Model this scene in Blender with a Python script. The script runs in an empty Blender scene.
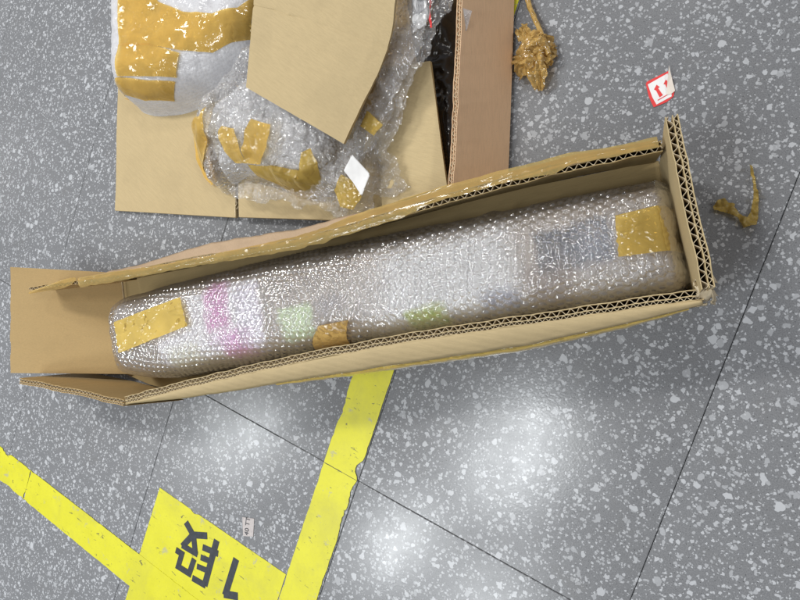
import bpy, math, random
import numpy as np
from mathutils import Matrix, Vector, noise

random.seed(7)
np.random.seed(7)
scene = bpy.context.scene

# ---------------------------------------------------------------- camera
CR = np.array([[0.8423642809, 0.3152015081, -0.4371160344],
               [0.3272512254, -0.9436243390, -0.0497970101],
               [-0.4281694217, -0.1010995353, -0.8980255176]])   # rows: image right, image down, view direction
CC = np.array([0.8671591449, 0.2808901582, 0.6081927118])
cam = bpy.data.cameras.new('camera')
cam.sensor_width = 36.0
cam.lens = 27.0
cam.clip_start = 0.02
cam.clip_end = 100.0
cam_ob = bpy.data.objects.new('camera', cam)
scene.collection.objects.link(cam_ob)
cam_ob.matrix_world = Matrix((
    (CR[0][0], -CR[1][0], -CR[2][0], CC[0]),
    (CR[0][1], -CR[1][1], -CR[2][1], CC[1]),
    (CR[0][2], -CR[1][2], -CR[2][2], CC[2]),
    (0, 0, 0, 1)))
scene.camera = cam_ob

# ---------------------------------------------------------------- ambient light of the hall and its ceiling lamps, with one added fill lamp
world = bpy.data.worlds.new('World')
scene.world = world
world.use_nodes = True
bg = world.node_tree.nodes['Background']
bg.inputs[0].default_value = (0.94, 0.94, 1.0, 1)
bg.inputs[1].default_value = 0.23


def ceiling_or_fill_lamp(x, y, z, sx, sy, power, col=(1.0, 0.985, 0.95), rot=0.0):
    l = bpy.data.lights.new('ceiling_or_fill_lamp', 'AREA')
    l.shape = 'RECTANGLE'
    l.size, l.size_y = sx, sy
    l.energy = power
    l.color = col
    o = bpy.data.objects.new('ceiling_or_fill_lamp', l)
    o.location = (x, y, z)
    o.rotation_euler = (0, 0, rot)
    scene.collection.objects.link(o)


LAMP_Z = 2.4
for (lx, ly, sx, sy, pw) in ((-1.30, -1.23, 0.22, 0.46, 14.5), (0.32, -0.57, 0.22, 0.48, 17.5), (-0.12, -1.30, 0.22, 0.40, 13.5), (0.45, -1.42, 0.22, 0.40, 12.0),
                             (-0.85, 1.10, 0.40, 0.40, 36.0), (-1.3, 0.95, 0.40, 0.40, 22.0),
                             (2.6, 1.4, 0.35, 0.4, 28.0), (0.15, 2.3, 0.35, 0.35, 14.0), (-6.2, -0.4, 0.9, 0.9, 22.0)):  # first here: added unseen lamp, brightens the second carton's outer wall
    ceiling_or_fill_lamp(lx, ly, LAMP_Z, sx, sy, pw, (0.94, 0.98, 1.0) if ly < -0.5 else (1.0, 0.985, 0.95), math.radians(-18))

scene.view_settings.view_transform = 'Standard'
scene.view_settings.look = 'None'
scene.view_settings.exposure = -0.15
scene.view_settings.gamma = 1.0
scene.view_settings.use_curve_mapping = False
scene.cycles.transparent_max_bounces = 16
scene.cycles.max_bounces = 8
scene.cycles.caustics_reflective = False
scene.cycles.caustics_refractive = False
scene.cycles.use_denoising = True


# ---------------------------------------------------------------- helpers
def at(u, v, z=0.0):
    """the point at height z on the line of sight of a measured photo position"""
    r = CR[0] * ((u - 400) / 600.0) + CR[1] * ((v - 300) / 600.0) + CR[2]
    k = (z - CC[2]) / r[2]
    return CC + r * k


def hit(u, v, surf):
    z = 0.05
    for _ in range(25):
        p = at(u, v, z)
        z = 0.5 * z + 0.5 * surf(p[0], p[1])
    p = at(u, v, z)
    return p


def link(o, parent=None):
    scene.collection.objects.link(o)
    if parent is not None:
        o.parent = parent
    return o


def obj(name, verts, faces, mat, parent=None, smooth=False):
    me = bpy.data.meshes.new(name)
    me.from_pydata([tuple(map(float, v)) for v in verts], [], [tuple(map(int, f)) for f in faces])
    me.update()
    if mat is not None:
        me.materials.append(mat)
    if smooth:
        me.polygons.foreach_set('use_smooth', [True] * len(me.polygons))
    return link(bpy.data.objects.new(name, me), parent)


def tag(o, label=None, cat=None, group=None, kind=None):
    if label: o['label'] = label
    if cat: o['category'] = cat
    if group: o['group'] = group
    if kind: o['kind'] = kind
    return o


def empty(name, loc=(0, 0, 0), rz=0.0):
    o = bpy.data.objects.new(name, None)
    o.empty_display_size = 0.02
    o.location = loc
    o.rotation_euler = (0, 0, rz)
    return link(o)


def nz(x, y, z=0.0, s=1.0):
    return noise.noise(Vector((x * s, y * s, z * s)))


def fbm(x, y, z, s, octv=3):
    t, a = 0.0, 1.0
    for i in range(octv):
        t += a * noise.noise(Vector((x * s, y * s, z * s + 7.3 * i)))
        s *= 2.1
        a *= 0.5
    return t


# ---------------------------------------------------------------- node helpers
class NT:
    def __init__(self, name):
        self.mat = bpy.data.materials.new(name)
        self.mat.use_nodes = True
        self.t = self.mat.node_tree
        self.t.nodes.clear()
        self.out = self.t.nodes.new('ShaderNodeOutputMaterial')

    def n(self, typ, ins=None, **props):
        nd = self.t.nodes.new(typ)
        for k, v in props.items():
            setattr(nd, k, v)
        for k, v in (ins or {}).items():
            self.set(nd.inputs[k], v)
        return nd

    def set(self, sock, v):
        if isinstance(v, bpy.types.NodeSocket):
            self.t.links.new(v, sock)
        elif isinstance(v, bpy.types.Node):
            self.t.links.new(v.outputs[0], sock)
        else:
            if isinstance(v, (tuple, list)) and len(v) == 3 and len(getattr(sock, 'default_value', ())) == 4:
                v = tuple(v) + (1.0,)
            sock.default_value = v

    def math(self, op, a, b=0.0, c=0.0, clamp=False):
        nd = self.n('ShaderNodeMath', {0: a, 1: b, 2: c}, operation=op, use_clamp=clamp)
        return nd.outputs[0]

    def mix(self, fac, a, b, mode='MIX'):
        nd = self.n('ShaderNodeMix', {}, data_type='RGBA', blend_type=mode)
        self.set(nd.inputs[0], fac)
        self.set(nd.inputs[6], a)
        self.set(nd.inputs[7], b)
        return nd.outputs[2]

    def ramp(self, fac, lo, hi, interp='LINEAR'):
        nd = self.n('ShaderNodeMapRange', {0: fac, 1: lo, 2: hi, 3: 0.0, 4: 1.0})
        nd.interpolation_type = 'SMOOTHSTEP' if interp == 'SMOOTH' else 'LINEAR'
        nd.clamp = True
        return nd.outputs[0]

    def noise(self, vec, scale, detail=3.0, rough=0.55, dist=0.0):
        nd = self.n('ShaderNodeTexNoise', {'Scale': scale, 'Detail': detail, 'Roughness': rough, 'Distortion': dist})
        if vec is not None: self.set(nd.inputs['Vector'], vec)
        return nd

    def voro(self, vec, scale, feature='F1', rnd=1.0):
        nd = self.n('ShaderNodeTexVoronoi', {'Scale': scale, 'Randomness': rnd}, feature=feature)
        if vec is not None: self.set(nd.inputs['Vector'], vec)
        return nd

    def bump(self, h, strength, dist, normal=None):
        nd = self.n('ShaderNodeBump', {'Strength': strength, 'Distance': dist, 'Height': h})
        if normal is not None: self.set(nd.inputs['Normal'], normal)
        return nd.outputs[0]

    def principled(self, **kw):
        nd = self.n('ShaderNodeBsdfPrincipled')
        for k, v in kw.items():
            self.set(nd.inputs[k.replace('_', ' ')], v)
        return nd

    def finish(self, sh):
        self.set(self.out.inputs['Surface'], sh)
        return self.mat


def m_terrazzo():
    g = NT('terrazzo')
    pos = g.n('ShaderNodeNewGeometry').outputs['Position']
    rnd = g.n('ShaderNodeObjectInfo').outputs['Random']
    off = g.n('ShaderNodeCombineXYZ', {0: g.math('MULTIPLY', rnd, 37.1), 1: g.math('MULTIPLY', rnd, 91.7), 2: 0.0}).outputs[0]
    p = g.n('ShaderNodeVectorMath', {0: pos, 1: off}, operation='ADD').outputs[0]
    def warped(scale, amp, detail):
        wn = g.noise(p, scale, detail)
        w = g.n('ShaderNodeVectorMath', {0: wn.outputs['Color'], 1: (0.5, 0.5, 0.5)}, operation='SUBTRACT').outputs[0]
        w = g.n('ShaderNodeVectorMath', {0: w, 'Scale': amp}, operation='SCALE').outputs[0]
        return g.n('ShaderNodeVectorMath', {0: p, 1: w}, operation='ADD').outputs[0]
    chips = None
    for (scale, keep, r0, r1, ws, wa) in ((112.0, 0.30, 0.20, 0.30, 150.0, 0.0075), (172.0, 0.70, 0.19, 0.28, 230.0, 0.0055), (310.0, 0.80, 0.18, 0.30, 380.0, 0.0034)):
        pw = warped(ws, wa, 1.5)
        f = g.n('ShaderNodeTexVoronoi', {'Scale': scale, 'Vector': pw}, feature='F1')
        e = g.n('ShaderNodeTexVoronoi', {'Scale': scale, 'Vector': pw}, feature='DISTANCE_TO_EDGE')
        sep = g.n('ShaderNodeSeparateColor', {0: f.outputs['Color']})
        rad = g.math('MULTIPLY_ADD', g.math('POWER', sep.outputs[1], 1.6), r1, r0)
        m = g.ramp(g.math('SUBTRACT', rad, f.outputs['Distance']), -0.01, 0.035)
        m = g.math('MULTIPLY', m, g.ramp(e.outputs['Distance'], 0.02, 0.05))
        m = g.math('MULTIPLY', m, g.math('LESS_THAN', sep.outputs[0], keep))
        m = g.math('MULTIPLY', m, g.math('MULTIPLY_ADD', sep.outputs[2], 0.45, 0.58))
        chips = m if chips is None else g.math('MAXIMUM', chips, m)
    fine = g.noise(p, 900.0, 2.0).outputs[0]
    big = g.noise(pos, 3.0, 3.0).outputs[0]
    base = g.mix(g.ramp(fine, 0.3, 0.72), (0.168, 0.172, 0.182), (0.262, 0.268, 0.280))
    specks = g.voro(p, 520.0)
    sk = g.math('MULTIPLY', g.math('LESS_THAN', specks.outputs['Distance'], 0.20), g.math('LESS_THAN', g.n('ShaderNodeSeparateColor', {0: specks.outputs['Color']}).outputs[0], 0.22))
    base = g.mix(g.math('MULTIPLY', sk, 0.8), base, (0.04, 0.042, 0.045))
    col = g.mix(chips, base, (0.52, 0.535, 0.56))
    col = g.mix(g.ramp(big, 0.3, 0.75), col, g.mix(1.0, col, (0.88, 0.88, 0.88), 'MULTIPLY'))
    tv = g.math('MULTIPLY_ADD', rnd, 0.16, 0.92)
    col = g.mix(1.0, col, g.n('ShaderNodeCombineColor', {0: tv, 1: tv, 2: tv}).outputs[0], 'MULTIPLY')
    dirt = g.noise(pos, 22.0, 6.0, 0.7, 0.6).outputs[0]
    col = g.mix(g.math('MULTIPLY', g.ramp(dirt, 0.55, 0.78), 0.35), col, (0.16, 0.155, 0.145))
    # dust and scuffs dull the polish unevenly
    sm = g.noise(pos, 14.0, 5.0, 0.65).outputs[0]
    rough = g.math('MULTIPLY_ADD', g.ramp(sm, 0.3, 0.75), 0.09, 0.185)
    b = g.bump(g.noise(p, 420.0, 3.0).outputs[0], 0.10, 0.0006)
    sh = g.principled(Base_Color=col, Roughness=rough, Specular_IOR_Level=0.5, Normal=b)
    return g.finish(sh)


def m_plain(name, col, rough=0.7, var=0.12, scale=60.0, bump=0.15, spec=0.4):
    g = NT(name)
    pos = g.n('ShaderNodeNewGeometry').outputs['Position']
    nn = g.noise(pos, scale, 4.0).outputs[0]
    c = g.mix(g.ramp(nn, 0.25, 0.75), tuple(x * (1 - var) for x in col), tuple(min(1, x * (1 + var)) for x in col))
    b = g.bump(nn, bump, 0.001)
    return g.finish(g.principled(Base_Color=c, Roughness=rough, Specular_IOR_Level=spec, Normal=b))


def m_cardboard(name, col, rib_dir=None, ribs=0.0):
    g = NT(name)
    pos = g.n('ShaderNodeTexCoord').outputs['Object']
    mp = g.n('ShaderNodeMapping', {'Vector': pos, 'Rotation': (0, 0, rib_dir or 0.0)}).outputs[0]
    st = g.n('ShaderNodeMapping', {'Vector': mp, 'Scale': (1.0, 14.0, 14.0)}).outputs[0]
    fib = g.noise(st, 60.0, 4.0).outputs[0]
    blot = g.noise(pos, 17.0, 5.0, 0.6).outputs[0]
    fine = g.noise(pos, 700.0, 2.0).outputs[0]
    dark = tuple(x * 0.80 for x in col)
    c = g.mix(g.ramp(fib, 0.3, 0.7), tuple(x * 0.93 for x in col), tuple(x * 1.05 for x in col))
    c = g.mix(g.math('MULTIPLY', g.ramp(blot, 0.5, 0.8), 0.55), c, dark)
    c = g.mix(g.math('MULTIPLY', g.ramp(fine, 0.55, 0.75), 0.25), c, tuple(x * 0.7 for x in col))
    h = g.math('ADD', g.math('MULTIPLY', fib, 0.4), g.math('MULTIPLY', fine, 0.25))
    if ribs:
        wv = g.n('ShaderNodeTexWave', {'Vector': mp, 'Scale': 48.0, 'Distortion': 0.6, 'Detail': 1.0}, bands_direction='Y')
        h = g.math('ADD', h, g.math('MULTIPLY', wv.outputs[1], ribs))
    b = g.bump(h, 0.35, 0.0006)
    return g.finish(g.principled(Base_Color=c, Roughness=0.72, Specular_IOR_Level=0.3, Normal=b))


def CR_(g, pos, scale, width):
    return crackle(g, pos, scale, width)


def m_tape(name, col, opacity=0.75, wrinkle=1.0, rough=0.10, stretch=(1.0, 2.0, 1.0), turn=0.5):
    g = NT(name)
    pos = g.n('ShaderNodeTexCoord').outputs['Object']
    st = g.n('ShaderNodeMapping', {'Vector': pos, 'Rotation': (0, 0, turn), 'Scale': stretch}).outputs[0]
    patchy = g.ramp(g.noise(pos, 24.0, 2.0).outputs[0], 0.42, 0.62)
    b1 = g.bump(g.math('MULTIPLY', CR_(g, st, 42.0, 0.16), g.math('MULTIPLY_ADD', patchy, 0.9, 0.1)), 0.6 * wrinkle, 0.010)
    b2 = g.bump(g.noise(pos, 90.0, 2.0, 0.5, 0.6).outputs[0], 0.30 * wrinkle, 0.004, b1)
    tone = g.noise(pos, 38.0, 3.0).outputs[0]
    c = g.mix(g.ramp(tone, 0.3, 0.7), tuple(x * 0.86 for x in col), tuple(min(1, x * 1.08) for x in col))
    pr = g.principled(Base_Color=c, Roughness=rough, Specular_IOR_Level=0.6, Coat_Weight=0.6, Coat_Roughness=0.05, Normal=b2)
    tr = g.n('ShaderNodeBsdfTransparent', {0: tuple(min(1, x * 1.15 + 0.1) for x in col)})
    f = g.n('ShaderNodeFresnel', {'IOR': 1.5, 'Normal': b2}).outputs[0]
    fac = g.math('ADD', f, opacity, clamp=True)
    mx = g.n('ShaderNodeMixShader', {0: fac, 1: tr, 2: pr})
    return g.finish(mx)


def crackle(g, pos, scale, width, seed=0.0):
    """facets and sharp creases of crumpled film, as a height"""
    wn = g.noise(pos, scale * 0.9, 2.0)
    w = g.n('ShaderNodeVectorMath', {0: wn.outputs['Color'], 'Scale': 0.9 / scale}, operation='SCALE').outputs[0]
    p = g.n('ShaderNodeVectorMath', {0: pos, 1: w}, operation='ADD').outputs[0]
    v = g.n('ShaderNodeTexVoronoi', {'Scale': scale, 'Vector': p}, feature='DISTANCE_TO_EDGE')
    return g.math('MINIMUM', v.outputs['Distance'], width)


def m_film(name, white=0.22, bubbles=110.0, bub_strength=0.0, crumple=0.6, tint=(0.93, 0.93, 0.95), rough=0.13, gain=2.2, top=0.4):
    """clear polythene: see-through, a little milky, shiny"""
    g = NT(name)
    pos = g.n('ShaderNodeTexCoord').outputs['Object']
    nrm = g.bump(crackle(g, pos, 95.0, 0.22), crumple, 0.006)
    if bub_strength:
        v = g.voro(pos, bubbles, 'F1', 0.35)
        d = g.ramp(v.outputs['Distance'], 0.62, 0.25, 'SMOOTH')
        nrm = g.bump(d, bub_strength, 0.0022, nrm)
    nrm = g.bump(g.noise(pos, 420.0, 2.0).outputs[0], 0.25 * crumple, 0.0010, nrm)
    di = g.n('ShaderNodeBsdfDiffuse', {0: (0.86, 0.86, 0.88, 1), 'Normal': nrm})
    tl = g.n('ShaderNodeBsdfTranslucent', {0: (0.86, 0.86, 0.88, 1), 'Normal': nrm})
    milk = g.n('ShaderNodeMixShader', {0: 0.35, 1: di, 2: tl})
    gl = g.n('ShaderNodeBsdfGlossy', {0: (1, 1, 1, 1), 'Roughness': rough, 'Normal': nrm})
    tr = g.n('ShaderNodeBsdfTransparent', {0: tint})
    f = g.n('ShaderNodeFresnel', {'IOR': 1.5, 'Normal': nrm}).outputs[0]
    milky = g.math('MULTIPLY_ADD', g.ramp(g.noise(pos, 45.0, 3.0).outputs[0], 0.3, 0.7), white * 0.8, white * 0.6)
    body = g.n('ShaderNodeMixShader', {0: milky, 1: tr, 2: milk})
    mx = g.n('ShaderNodeMixShader', {0: g.math('MINIMUM', g.math('MULTIPLY', f, gain), top), 1: body, 2: gl})
    return g.finish(mx)


def m_floor_tape():
    g = NT('yellow_floor_tape')
    pos = g.n('ShaderNodeNewGeometry').outputs['Position']
    big = g.noise(pos, 26.0, 5.0, 0.65).outputs[0]
    fine = g.noise(pos, 330.0, 3.0).outputs[0]
    c = g.mix(g.ramp(big, 0.3, 0.7), (0.66, 0.63, 0.024), (0.73, 0.70, 0.032))
    c = g.mix(g.math('MULTIPLY', g.ramp(fine, 0.5, 0.8), 0.22), c, (0.50, 0.47, 0.06))
    # scuffs: short dirty nicks and rubbed-through patches
    st = g.n('ShaderNodeMapping', {'Vector': pos, 'Rotation': (0, 0, 0.9), 'Scale': (1.0, 2.6, 1.0)}).outputs[0]
    nick = g.noise(st, 62.0, 5.0, 0.66, 0.8).outputs[0]
    c = g.mix(g.math('MULTIPLY', g.ramp(nick, 0.635, 0.665), 0.85), c, (0.07, 0.07, 0.05))
    rub = g.noise(pos, 48.0, 6.0, 0.72, 0.4).outputs[0]
    c = g.mix(g.math('MULTIPLY', g.ramp(rub, 0.61, 0.67), 0.75), c, (0.42, 0.41, 0.30))
    grime = g.noise(pos, 11.0, 6.0, 0.72, 0.5).outputs[0]
    c = g.mix(g.math('MULTIPLY', g.ramp(grime, 0.48, 0.75), 0.38), c, (0.34, 0.32, 0.10))
    b = g.bump(fine, 0.12, 0.0006)
    return g.finish(g.principled(Base_Color=c, Roughness=0.42, Specular_IOR_Level=0.4, Normal=b))


def m_sticks(name, col):
    return m_plain(name, col, 0.6, 0.2, 300.0, 0.1)


M = {}
M['terrazzo'] = m_terrazzo()
M['grout'] = m_plain('dark_joint', (0.12, 0.12, 0.12), 0.9)
M['yellow'] = m_floor_tape()
M['ink'] = m_plain('dark_tape_lettering', (0.035, 0.040, 0.050), 0.5, 0.35, 190.0, 0.1)
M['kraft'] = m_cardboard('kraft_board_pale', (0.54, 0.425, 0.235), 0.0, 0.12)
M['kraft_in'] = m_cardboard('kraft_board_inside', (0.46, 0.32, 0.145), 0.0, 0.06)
M['kraft_olive_shaded'] = m_cardboard('kraft_board_olive_shaded', (0.34, 0.25, 0.115), 0.0, 0.06)  # olive liner, darkened further to stand for shade inside the long carton
M['kraft_pink'] = m_cardboard('kraft_board_reddish', (0.48, 0.345, 0.225), 1.2, 0.05)
M['kraft_wall'] = m_cardboard('kraft_board_wall', (0.80, 0.54, 0.335), 1.2, 0.05)
M['kraft_flat'] = m_cardboard('kraft_board_sheet', (0.50, 0.39, 0.215), 0.35, 0.7)
M['kraft_edge'] = m_cardboard('kraft_board_edge', (0.62, 0.52, 0.36))
M['tape'] = m_tape('packing_tape', (0.62, 0.44, 0.11), 0.46)
M['tape_rim'] = m_tape('packing_tape_rim', (0.70, 0.52, 0.20), 0.40, 0.8, 0.13, (0.16, 2.2, 1.0), 0.0)
M['tape_scrap'] = m_tape('packing_tape_scrap', (0.52, 0.34, 0.11), 0.50, 1.0, 0.12)
M['film_item'] = m_film('bubble_film', 0.095, crumple=0.30, rough=0.06, gain=1.8, top=0.45)
M['film'] = m_film('bubble_film_crumpled', 0.25, 200.0, 0.55, 1.0, (0.97, 0.97, 0.97), rough=0.055, gain=2.0, top=0.5)
M['film_white'] = m_film('bubble_film_layers', 0.75, 210.0, 0.22, 0.10, (0.97, 0.97, 0.98), 0.16, 0.5)
M['foam'] = m_plain('white_foam_sheet', (0.80, 0.79, 0.80), 0.8, 0.05, 40.0)
M['black_bag'] = m_plain('black_polythene', (0.035, 0.031, 0.028), 0.16, 0.3, 70.0, 0.9, 0.7)
M['paper'] = m_plain('white_paper', (0.80, 0.80, 0.80), 0.7, 0.04, 120.0, 0.1)
M['paper_back'] = m_plain('sticker_back', (0.80, 0.72, 0.64), 0.5, 0.04, 120.0, 0.1)
M['red'] = m_plain('red_print', (0.72, 0.045, 0.045), 0.5, 0.08, 200.0, 0.05)
M['print_pale'] = m_plain('pale_print', (0.22, 0.22, 0.24), 0.6, 0.2, 200.0, 0.05)
M['print'] = m_plain('grey_print', (0.06, 0.06, 0.07), 0.6, 0.2, 200.0, 0.05)


# ---------------------------------------------------------------- polygon / height field helpers
def inside(poly, X, Y):
    poly = np.asarray(poly)
    r = np.zeros(X.shape, bool)
    j = len(poly) - 1
    for i in range(len(poly)):
        xi, yi = poly[i]; xj, yj = poly[j]
        c = ((yi > Y) != (yj > Y)) & (X < (xj - xi) * (Y - yi) / (yj - yi + 1e-12) + xi)
        r ^= c
        j = i
    return r


def edge_dist(poly, X, Y):
    poly = np.asarray(poly)
    d = np.full(X.shape, 1e9)
    for i in range(len(poly)):
        a = poly[i]; b = poly[(i + 1) % len(poly)]
        ab = b - a
        t = np.clip(((X - a[0]) * ab[0] + (Y - a[1]) * ab[1]) / (ab @ ab + 1e-12), 0, 1)
        d = np.minimum(d, np.hypot(X - a[0] - t * ab[0], Y - a[1] - t * ab[1]))
    return d


def blur(Z, k):
    for _ in range(k):
        P = np.pad(Z, 1, mode='edge')
        Z = (P[1:-1, 1:-1] * 2 + P[:-2, 1:-1] + P[2:, 1:-1] + P[1:-1, :-2] + P[1:-1, 2:]) / 6.0
    return Z


def smooth_poly(pts, it=2):
    P = [np.array(p, float) for p in pts]
    for _ in range(it):
        Q = []
        for i in range(len(P)):
            a, b = P[i], P[(i + 1) % len(P)]
            Q += [a * 0.75 + b * 0.25, a * 0.25 + b * 0.75]
        P = Q
    return np.array(P)


class Lump:
    """a pillow-like height field over an outline on the ground"""
    def __init__(self, poly, H, R, z0=0.004, res=0.0016, nblur=6, bulge=None, rough=0.0, seed=0.0):
        self.poly = np.asarray(poly, float)
        x0, y0 = self.poly.min(0) - 0.006
        x1, y1 = self.poly.max(0) + 0.006
        self.x0, self.y0, self.res = x0, y0, res
        nx, ny = int((x1 - x0) / res) + 1, int((y1 - y0) / res) + 1
        self.X, self.Y = np.meshgrid(x0 + np.arange(nx) * res, y0 + np.arange(ny) * res, indexing='ij')
        self.ins = inside(self.poly, self.X, self.Y)
        d = edge_dist(self.poly, self.X, self.Y) * self.ins
        q = np.clip(d / R, 0, 1)
        Z = np.sqrt(np.maximum(0, 1 - (1 - q) ** 2)) * H
        Z = blur(Z, nblur)
        if bulge is not None:
            Z *= np.vectorize(bulge)(self.X, self.Y)
        if rough:
            N = np.vectorize(lambda x, y: fbm(x, y, seed, 28.0, 4))(self.X, self.Y)
            Rg = np.vectorize(lambda x, y: abs(nz(x, y, seed + 3, 60.0)))(self.X, self.Y)
            Z = Z + rough * (N - 0.8 * Rg) * np.clip(d / 0.01, 0, 1)
        self.ins = self.ins | (Z > 0.0010)
        self.Z = z0 + np.where(Z > 0.0002, Z, 0.0)
        self.z0 = z0
        self.Zs = np.maximum(blur(self.Z, 14), self.Z - 0.0015)
        self.Zh = blur(self.Z, 60)

    def taut(self, x, y):
        return self(x, y, self.Zs)

    def mean(self, x, y):
        return self(x, y, self.Zh)

    def __call__(self, x, y, Z=None):
        i = (x - self.x0) / self.res; j = (y - self.y0) / self.res
        n, m = self.Z.shape
        if i < 0 or j < 0 or i >= n - 1 or j >= m - 1:
            return self.z0
        a, b = int(i), int(j); fi, fj = i - a, j - b
        Z = self.Z if Z is None else Z
        return float(Z[a, b] * (1 - fi) * (1 - fj) + Z[a + 1, b] * fi * (1 - fj) + Z[a, b + 1] * (1 - fi) * fj + Z[a + 1, b + 1] * fi * fj)

    def build(self, name, mat, parent=None, dz=0.0, grow=True):
        m = self.ins.copy()
        if grow:
            m[1:] |= self.ins[:-1]; m[:-1] |= self.ins[1:]; m[:, 1:] |= self.ins[:, :-1]; m[:, :-1] |= self.ins[:, 1:]
        idx = -np.ones(m.shape, int); idx[m] = np.arange(m.sum())
        V = np.c_[self.X[m], self.Y[m], self.Z[m] + dz]
        q = m[:-1, :-1] & m[1:, :-1] & m[1:, 1:] & m[:-1, 1:]
        F = np.c_[idx[:-1, :-1][q], idx[1:, :-1][q], idx[1:, 1:][q], idx[:-1, 1:][q]]
        return obj(name, V, F, mat, parent, True)


def sheet(name, poly, zf, mat, parent=None, res=0.0016, jag=0.0, thick=0.0):
    """a thin sheet over a world-space outline, its height from zf(x, y)"""
    poly = np.asarray(poly, float)[:, :2]
    x0, y0 = poly.min(0) - res; x1, y1 = poly.max(0) + res
    nx, ny = int((x1 - x0) / res) + 2, int((y1 - y0) / res) + 2
    X, Y = np.meshgrid(x0 + np.arange(nx) * res, y0 + np.arange(ny) * res, indexing='ij')
    m = inside(poly, X, Y)
    d = edge_dist(poly, X, Y)
    if jag:
        N = np.vectorize(lambda x, y: fbm(x, y, 1.7, 120.0, 2))(X, Y)
        m &= d > jag * np.clip(N + 0.3, 0, 2)
    else:                                   # pull the outermost ring of vertices on to the outline
        near = (~m) & (d < res * 0.72)
        m |= near
        for i, j in zip(*np.nonzero(m & (d < res * 0.75))):
            best, bp = 1e9, None
            for k in range(len(poly)):
                a = poly[k]; ab = poly[(k + 1) % len(poly)] - a
                t = min(1, max(0, ((X[i, j] - a[0]) * ab[0] + (Y[i, j] - a[1]) * ab[1]) / (ab @ ab + 1e-12)))
                p = a + ab * t
                dd = (p[0] - X[i, j]) ** 2 + (p[1] - Y[i, j]) ** 2
                if dd < best: best, bp = dd, p
            X[i, j], Y[i, j] = bp
    idx = -np.ones(m.shape, int); idx[m] = np.arange(m.sum())
    V = [(x, y, zf(x, y)) for x, y in zip(X[m], Y[m])]
    q = m[:-1, :-1] & m[1:, :-1] & m[1:, 1:] & m[:-1, 1:]
    F = np.c_[idx[:-1, :-1][q], idx[1:, :-1][q], idx[1:, 1:][q], idx[:-1, 1:][q]]
    o = obj(name, V, F, mat, parent, True)
    if thick:
        md = o.modifiers.new('thickness', 'SOLIDIFY'); md.thickness = thick; md.offset = 1.0
    return o


def flat_poly(name, pts, z, mat, parent=None, th=0.0002):
    """thin flat piece with a real edge"""
    n = len(pts)
    V = [(p[0], p[1], z) for p in pts] + [(p[0], p[1], z + th) for p in pts]
    F = [tuple(range(n, 2 * n)), tuple(reversed(range(n)))] + [(i, (i + 1) % n, n + (i + 1) % n, n + i) for i in range(n)]
    return obj(name, V, F, mat, parent)


def resample(pts, step):
    P = np.array(pts, float)
    # Catmull-Rom through the points, then even spacing
    out = []
    for i in range(len(P) - 1):
        p0 = P[max(i - 1, 0)]; p1 = P[i]; p2 = P[i + 1]; p3 = P[min(i + 2, len(P) - 1)]
        for t in np.linspace(0, 1, 24, endpoint=False):
            out.append(0.5 * ((2 * p1) + (-p0 + p2) * t + (2 * p0 - 5 * p1 + 4 * p2 - p3) * t ** 2 + (-p0 + 3 * p1 - 3 * p2 + p3) * t ** 3))
    out.append(P[-1])
    out = np.array(out)
    L = np.r_[0, np.cumsum(np.linalg.norm(np.diff(out[:, :3], axis=0), axis=1))]
    n = max(2, int(L[-1] / step) + 1)
    q = np.linspace(0, L[-1], n)
    return np.c_[[np.interp(q, L, out[:, k]) for k in range(out.shape[1])]].T


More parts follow.
